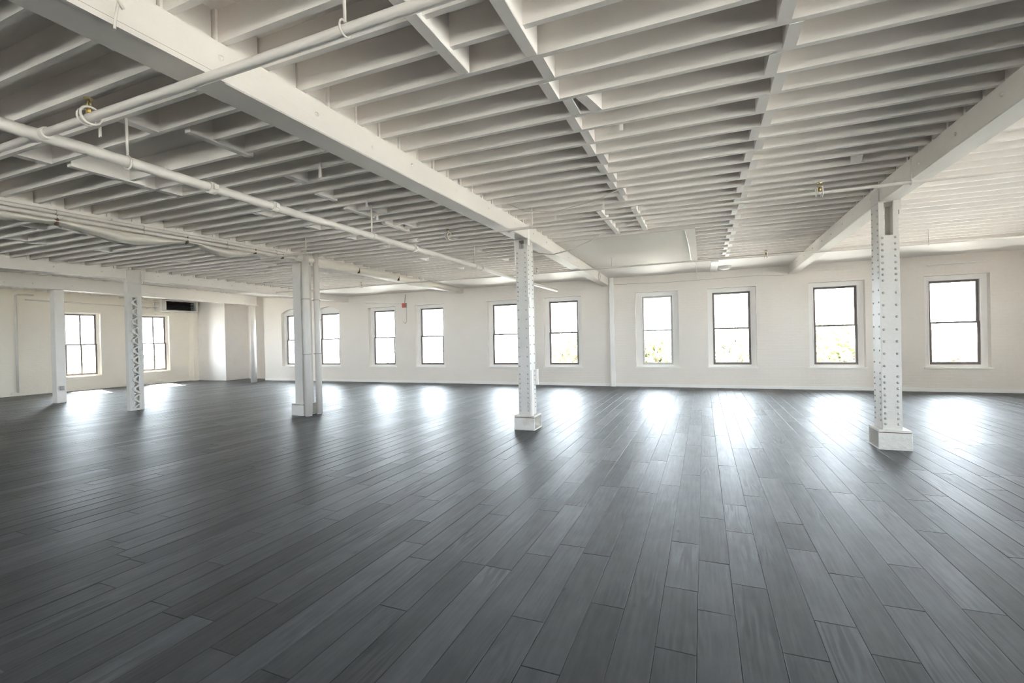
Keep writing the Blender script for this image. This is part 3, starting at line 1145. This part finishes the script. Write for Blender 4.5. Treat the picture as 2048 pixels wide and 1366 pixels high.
for y in (3.31, 4.93, 6.15, 6.75, 8.94, 10.5):
    m_ = MB().box(xf - 0.01, xf + 0.05, y - 0.012, y + 0.012, lerp(SAG, y) - 0.015, lerp(SAG, y) + 0.055)
    m_.tube([(xf + 0.045, y, lerp(SAG, y) + 0.04), (xf + 0.05, y, lerp(SAG, y) + 0.10)], 0.006, 6)
    m_.build('clip', M['rust'], sh)


# ---------------------------------------------------------------- windows
def window_unit(idx, centre_u, wall, face, sash_mat, width, z0, z1, open_w, oz0, oz1, muntin=False, trim=True, detailed=True, arch_top=None):
    """local frame: u along the wall, d outwards from the wall's inner face, z up"""
    if wall == 'back':
        P = lambda u, d, z: (centre_u + u, face + d, z)
    elif wall == 'rear':
        P = lambda u, d, z: (centre_u + u, face - d, z)
    elif wall == 'left':
        P = lambda u, d, z: (face - d, centre_u + u, z)
    else:
        P = lambda u, d, z: (face + d, centre_u + u, z)

    def B(mb, u0, u1, d0, d1, za, zb_):
        a, b = P(u0, d0, za), P(u1, d1, zb_)
        return mb.box(a[0], b[0], a[1], b[1], za, zb_)
    root = structure('window_%d' % idx, P(0, SET, z0))
    h, hw = width / 2, open_w / 2
    d0 = SET
    if trim:
        m_ = MB()
        top = arch_top or oz1
        B(m_, -hw, -h, d0, d0 + 0.10, oz0, top)
        B(m_, h, hw, d0, d0 + 0.10, oz0, top)
        B(m_, -h, h, d0, d0 + 0.10, z1, top)
        B(m_, -h, h, d0, d0 + 0.10, oz0, z0)
        # stop bead
        B(m_, -h - 0.022, -h, d0 - 0.015, d0, z0, z1 + 0.022)
        B(m_, h, h + 0.022, d0 - 0.015, d0, z0, z1 + 0.022)
        B(m_, -h, h, d0 - 0.015, d0, z1, z1 + 0.022)
        m_.build('frame', M['trim'], root)
        m_ = MB()
        B(m_, -hw - 0.03, hw + 0.03, -0.028, d0 + 0.01, oz0 - 0.012, oz0 + 0.022)
        m_.build('sill', M['trim'], root)
    else:
        m_ = MB()
        B(m_, -hw, hw, d0, d0 + 0.12, oz0, z0)
        B(m_, -hw, hw, d0, d0 + 0.12, z1, oz1)
        B(m_, -hw, -h, d0, d0 + 0.12, z0, z1)
        B(m_, h, hw, d0, d0 + 0.12, z0, z1)
        m_.build('frame', M['trim'], root)
    st, zm = 0.052, (z0 + z1) / 2
    for (za, zb_, dd) in ((z0, zm + 0.02, 0.012), (zm - 0.02, z1, 0.055)):
        m_ = MB()
        lo = 0.06 if dd < 0.03 else 0.04
        hi = 0.04 if dd < 0.03 else 0.05
        B(m_, -h, -h + st, d0 + dd, d0 + dd + 0.04, za, zb_)
        B(m_, h - st, h, d0 + dd, d0 + dd + 0.04, za, zb_)
        B(m_, -h + st, h - st, d0 + dd, d0 + dd + 0.04, za, za + lo)
        B(m_, -h + st, h - st, d0 + dd, d0 + dd + 0.04, zb_ - hi, zb_)
        s = m_.build('sash', sash_mat, root)
        if muntin:
            B(MB(), -0.021, 0.021, d0 + dd + 0.003, d0 + dd + 0.037, za + lo, zb_ - hi).build('muntin', sash_mat, s)
            for (ua, ub) in ((-h + st, -0.021), (0.021, h - st)):
                B(MB(), ua, ub, d0 + dd + 0.017, d0 + dd + 0.022, za + lo, zb_ - hi).build('pane', M['glass'], s)
        else:
            B(MB(), -h + st, h - st, d0 + dd + 0.017, d0 + dd + 0.022, za + lo, zb_ - hi).build('pane', M['glass'], s)
    inward = {'back': (0, -1, 0), 'rear': (0, 1, 0), 'left': (1, 0, 0), 'right': (-1, 0, 0)}[wall]
    portal('sky_portal', P(0, 0.40, (z0 + z1) / 2), open_w, z1 - z0 + 0.1, inward)


for i, c in enumerate(WIN):
    window_unit(i + 1, c, 'back', D, M['sash_white'] if i == 3 else M['sash'], 0.86 if i == 3 else FRW, FZ0, FZ1, OPW, OZ0, 2.93 if i > 7 else OZ1)
for i, (a, b) in enumerate(LWIN):
    window_unit(11 + i, (a + b) / 2, 'left', XL, M['sash'], b - a, 0.545, 2.757, b - a + 0.10, 0.50, 2.80, True, False)
for i, c in enumerate(UNSEEN_RWIN):
    window_unit(13 + i, c, 'right', XR, M['sash'], FRW, FZ0, FZ1, OPW, OZ0, OZ1)

for i, c in enumerate(ADDED_REARWIN):
    window_unit(13 + len(UNSEEN_RWIN) + i, c, 'rear', YB, M['sash'], FRW, FZ0, FZ1, OPW, OZ0, OZ1)

# ---------------------------------------------------------------- left corner: heater, pilaster, pipes
hv = thing('ceiling_heater', 'white wall heater with a dark open front, high beside the corner closet', 'heater', (-20.55, 12.95, 2.97))
m_ = MB()
m_.box(XL + 0.005, -20.32, 12.16, 13.62, 2.955, 2.985)
m_.box(XL + 0.005, -20.32, 12.16, 13.62, 3.40, 3.43)
m_.box(XL + 0.005, -20.32, 12.16, 12.32, 2.985, 3.40)
m_.box(XL + 0.005, -20.32, 13.56, 13.62, 2.985, 3.40)
m_.build('case', M['steel'], hv)
m_ = MB()
m_.box(-20.335, -20.305, 12.28, 13.58, 2.975, 3.01)
m_.box(-20.335, -20.305, 12.28, 13.58, 3.375, 3.41)
m_.box(-20.335, -20.305, 12.28, 12.32, 3.01, 3.375)
m_.box(-20.335, -20.305, 13.54, 13.58, 3.01, 3.375)
m_.build('front_frame', M['steel'], hv)
box(-20.72, -20.70, 12.33, 13.55, 2.99, 3.395).build('core', M['dark'], hv)
m_ = MB()
for q in range(5):
    z = 3.06 + q * 0.07
    m_.hexa([(-20.55, 12.33, z), (-20.46, 12.33, z + 0.012), (-20.46, 13.55, z + 0.012), (-20.55, 13.55, z),
             (-20.55, 12.33, z + 0.006), (-20.46, 12.33, z + 0.018), (-20.46, 13.55, z + 0.018), (-20.55, 13.55, z + 0.006)])
m_.build('louvers', M['dark'], hv, 'stuff')
m_ = MB()
m_.tube([(-20.5, 12.18, 3.30), (-20.5, 11.75, 3.31), (-20.52, 11.6, 3.33), (-20.6, 11.5, 3.35)], 0.018, 8)
m_.tube([(-20.5, 12.18, 3.16), (-20.5, 11.9, 3.15), (-20.5, 11.86, 3.06), (-20.5, 11.7, 3.04)], 0.016, 8)
m_.tube([(-20.5, 11.95, 3.30), (-20.5, 11.95, 3.14)], 0.022, 8)
m_.build('supply_pipes', M['pipe'], hv)
pl = MB().bbox(XL - 0.005, -20.50, 13.50, 13.715, 0, 2.95, 0.006).build('wall_pilaster', M['wall_left'], None, 'structure')
vp = thing('wall_pipe', 'thin white pipe running down the left wall at its near end', 'pipe', (-20.75, 7.96, 0))
MB().tube([(-20.76, 7.96, 0.10), (-20.76, 7.96, 3.28), (-20.76, 8.02, 3.32), (-20.76, 8.4, 3.33)], 0.028, 10).build('pipe', M['pipe'], vp)
MB().box(XL + 0.002, XL + 0.06, 7.80, 8.12, 0.055, 0.12).build('foot_block', M['wall_left'], vp)
hp = thing('wall_conduit', 'white conduit running level along the top of the left wall', 'conduit', (-20.75, 10.0, 3.12))
MB().tube([(-20.755, 8.2, 3.16), (-20.755, 10.5, 3.13), (-20.755, 12.15, 3.10)], 0.022, 8).build('conduit', M['pipe'], hp)

# ---------------------------------------------------------------- window wall fittings
al = thing('fire_alarm', 'small red alarm box high on the window wall between two windows', 'alarm', (-10.03, D, 2.8))
MB().bbox(-10.10, -9.965, D - 0.06, D - 0.012, 2.735, 2.875, 0.008).build('red_case', M['red'], al)
box(-10.12, -9.92, D - 0.012, D, 2.72, 2.89).build('back_plate', M['grey'], al)
MB().tube([(-10.0, D - 0.02, 2.88), (-9.99, D - 0.02, 3.0), (-9.96, D - 0.02, 3.2)], 0.014, 6).build('conduit', M['cable'], al)
hc = thing('hanging_cable', 'grey cable hanging in a hook below the red alarm box', 'cable', (-9.95, D, 2.4))
MB().tube([(-9.93, D - 0.02, 2.72), (-9.93, D - 0.02, 2.45), (-9.94, D - 0.02, 2.22), (-9.98, D - 0.02, 2.15), (-10.04, D - 0.02, 2.16), (-10.07, D - 0.02, 2.22)], 0.010, 6).build('cable', M['cable'], hc)
w1 = thing('wall_tube', 'white tube slanting along the window wall beside the red alarm box', 'pipe', (-10.6, D, 2.9))
MB().tube([(-11.75, D - 0.03, 2.98), (-10.13, D - 0.03, 2.87)], 0.016, 8).build('tube', M['trim'], w1)
w2 = thing('wall_tube', 'short white tube high on the window wall above its right-hand end window', 'pipe', (5.9, D, 3.08))
MB().tube([(5.0, D - 0.03, 3.04), (6.1, D - 0.03, 3.05), (6.15, D - 0.04, 3.10)], 0.016, 8).build('tube', M['trim'], w2)
ws = thing('wall_cable', 'thin grey cable strung level across the window wall right of the wall post', 'cable', (0, D, 3.0))
MB().tube([(-2.46, D - 0.012, 3.07), (-1.0, D - 0.012, 3.03), (0.6, D - 0.012, 3.05), (1.3, D - 0.012, 3.06), (2.0, D - 0.012, 3.03)], 0.006, 5).build('cable', M['cable'], ws)
bt = tag(MB().bbox(0.20, 0.37, 12.25, 14.18, zb(0, 13.2) - 0.062, zb(0, 13.2) - 0.008, 0.006).build('ceiling_strip', M['trim']),
         'flat white strip fixed to the ceiling near the window wall', 'fixture')
cl = thing('ceiling_dome', 'low white dome on the ceiling beside the flat strip', 'fixture', (0.55, 13.45, 3.27))
MB().tube([(0.55, 13.45, zb(0, 13.45) - 0.018), (0.55, 13.45, zb(0, 13.45) - 0.04)], 0.16, 22).build('base', M['trim'], cl)
MB().dome((0.55, 13.45, zb(0, 13.45) - 0.04), 0.14, 0.075, (0, 0, -1), 22, 5).build('cover', M['trim'], cl)

cc = thing('ceiling_conduit', 'thin white conduit crossing the smooth ceiling panel to the window wall', 'conduit', (-0.22, 11.5, 3.27))
MB().tube([(-0.27, 8.7, zb(0, 8.7) - 0.03), (-0.24, 10.2, zb(0, 10.2) - 0.034), (-0.24, 11.9, zb(0, 11.9) - 0.034), (-0.16, 12.6, zb(0, 12.6) - 0.034),
           (-0.15, D - 0.03, zb(0, 14) - 0.04), (-0.15, D - 0.014, 3.2), (-0.15, D - 0.012, 3.08)], 0.012, 8).build('conduit', M['trim'], cc)
# short metal straps left hanging from joists
for (x, y, l) in ((-3.62, 3.72, 0.11), (-4.02, 4.92, 0.07), (-4.35, 5.55, 0.07), (-4.6, 2.31, 0.05), (-5.1, 3.12, 0.06), (-2.05, 6.85, 0.06), (-0.62, 4.1, 0.05), (-1.25, 6.5, 0.08), (0.95, 7.3, 0.05)):
    z = zb(x, y)
    MB().hexa([(x - 0.016, y - 0.004, z - l), (x + 0.016, y - 0.004, z - l), (x + 0.016, y + 0.004, z - l), (x - 0.016, y + 0.004, z - l),
               (x - 0.012, y - 0.004, z + 0.05), (x + 0.012, y - 0.004, z + 0.05), (x + 0.012, y + 0.004, z + 0.05), (x - 0.012, y + 0.004, z + 0.05)]).build('strap', M['trim'], ceiling)

# ---------------------------------------------------------------- outside
GZ = -8.0
g = MB()
g.v += [(-260, -200, GZ), (260, -200, GZ), (260, 320, GZ), (-260, 320, GZ)]
g.face((0, 1, 2, 3))
g.build('ground', M['ground'], None, 'structure')
box(9.5, 45, -30, 40, GZ, -1.2).build('added_bounce_roof', M['ground'], None, 'structure')  # unseen block, added to bounce sunlight up through the right-hand windows


def tree(label, x, y, h, r, mat, n, seed):
    R_ = random.Random(seed)
    root = thing('tree', label, 'tree', (x, y, GZ), 'trees outside the windows')
    tr = MB()
    tr.tube([(x, y, GZ), (x + 0.1, y, GZ + h * 0.35), (x - 0.1, y + 0.1, GZ + h * 0.62), (x, y, GZ + h * 0.85)], [r * 0.09, r * 0.07, r * 0.05, r * 0.02], 8)
    for q in range(6):
        a = q * 1.05 + R_.random()
        z = GZ + h * (0.42 + 0.05 * q)
        tr.tube([(x, y, z), (x + math.cos(a) * r * 0.4, y + math.sin(a) * r * 0.4, z + h * 0.13), (x + math.cos(a) * r * 0.75, y + math.sin(a) * r * 0.75, z + h * 0.2)], [r * 0.04, r * 0.025, r * 0.01], 6)
    tr.build('trunk', M['bark'], root)
    clumps = []
    for q in range(16):
        a, b, s = R_.uniform(0, 6.28), R_.uniform(-0.7, 1), R_.uniform(0.25, 0.75)
        clumps.append((x + math.cos(a) * r * s * math.sqrt(max(0, 1 - b * b * 0.7)), y + math.sin(a) * r * s * math.sqrt(max(0, 1 - b * b * 0.7)), GZ + h * 0.68 + b * h * 0.25, r * R_.uniform(0.28, 0.48)))
    cr = MB()
    for q in range(n):
        cx, cy_, cz, rr = clumps[q % len(clumps)]
        v = Vector((R_.gauss(0, 1), R_.gauss(0, 1), R_.gauss(0, 1))).normalized() * rr * (R_.random() ** 0.33)
        c = Vector((cx, cy_, cz)) + v
        u = Vector((R_.gauss(0, 1), R_.gauss(0, 1), R_.gauss(0, 1))).normalized()
        t = u.cross(Vector((R_.gauss(0, 1), R_.gauss(0, 1), R_.gauss(0, 1)))).normalized()
        s = R_.uniform(0.12, 0.24)
        b = len(cr.v)
        cr.v += [tuple(c - u * s), tuple(c + t * s * 0.6), tuple(c + u * s), tuple(c - t * s * 0.6)]
        cr.face((b, b + 1, b + 2, b + 3))
    cr.build('crown', mat, root)


TREES = [('yellow green tree seen through the white framed window', -2.5, 30.0, 10.6, 3.0, 'leaf', 3200, 1),
         ('grey green tree seen through the window right of the white framed one', 1.7, 36.0, 10.2, 3.2, 'leaf2', 3000, 2),
         ('yellow green tree seen through the window left of the large foot column', 6.6, 32.0, 9.9, 3.3, 'leaf', 3200, 3),
         ('pale tree seen through the window right of the large foot column', 14.2, 40.0, 9.7, 4.0, 'leaf2', 2600, 4),
         ('pale tree seen through the window right of the plated column', -11.0, 38.0, 9.9, 3.4, 'leaf', 2600, 5),
         ('pale tree seen through the windows beside the red alarm box', -32.0, 48.0, 9.2, 4.5, 'leaf2', 2400, 6),
         ('pale tree seen through the left wall windows', -42.0, 22.0, 9.4, 4.0, 'leaf2', 2400, 7)]
for a in TREES:
    tree(a[0], a[1], a[2], a[3], a[4], M[a[5]], a[6], a[7])
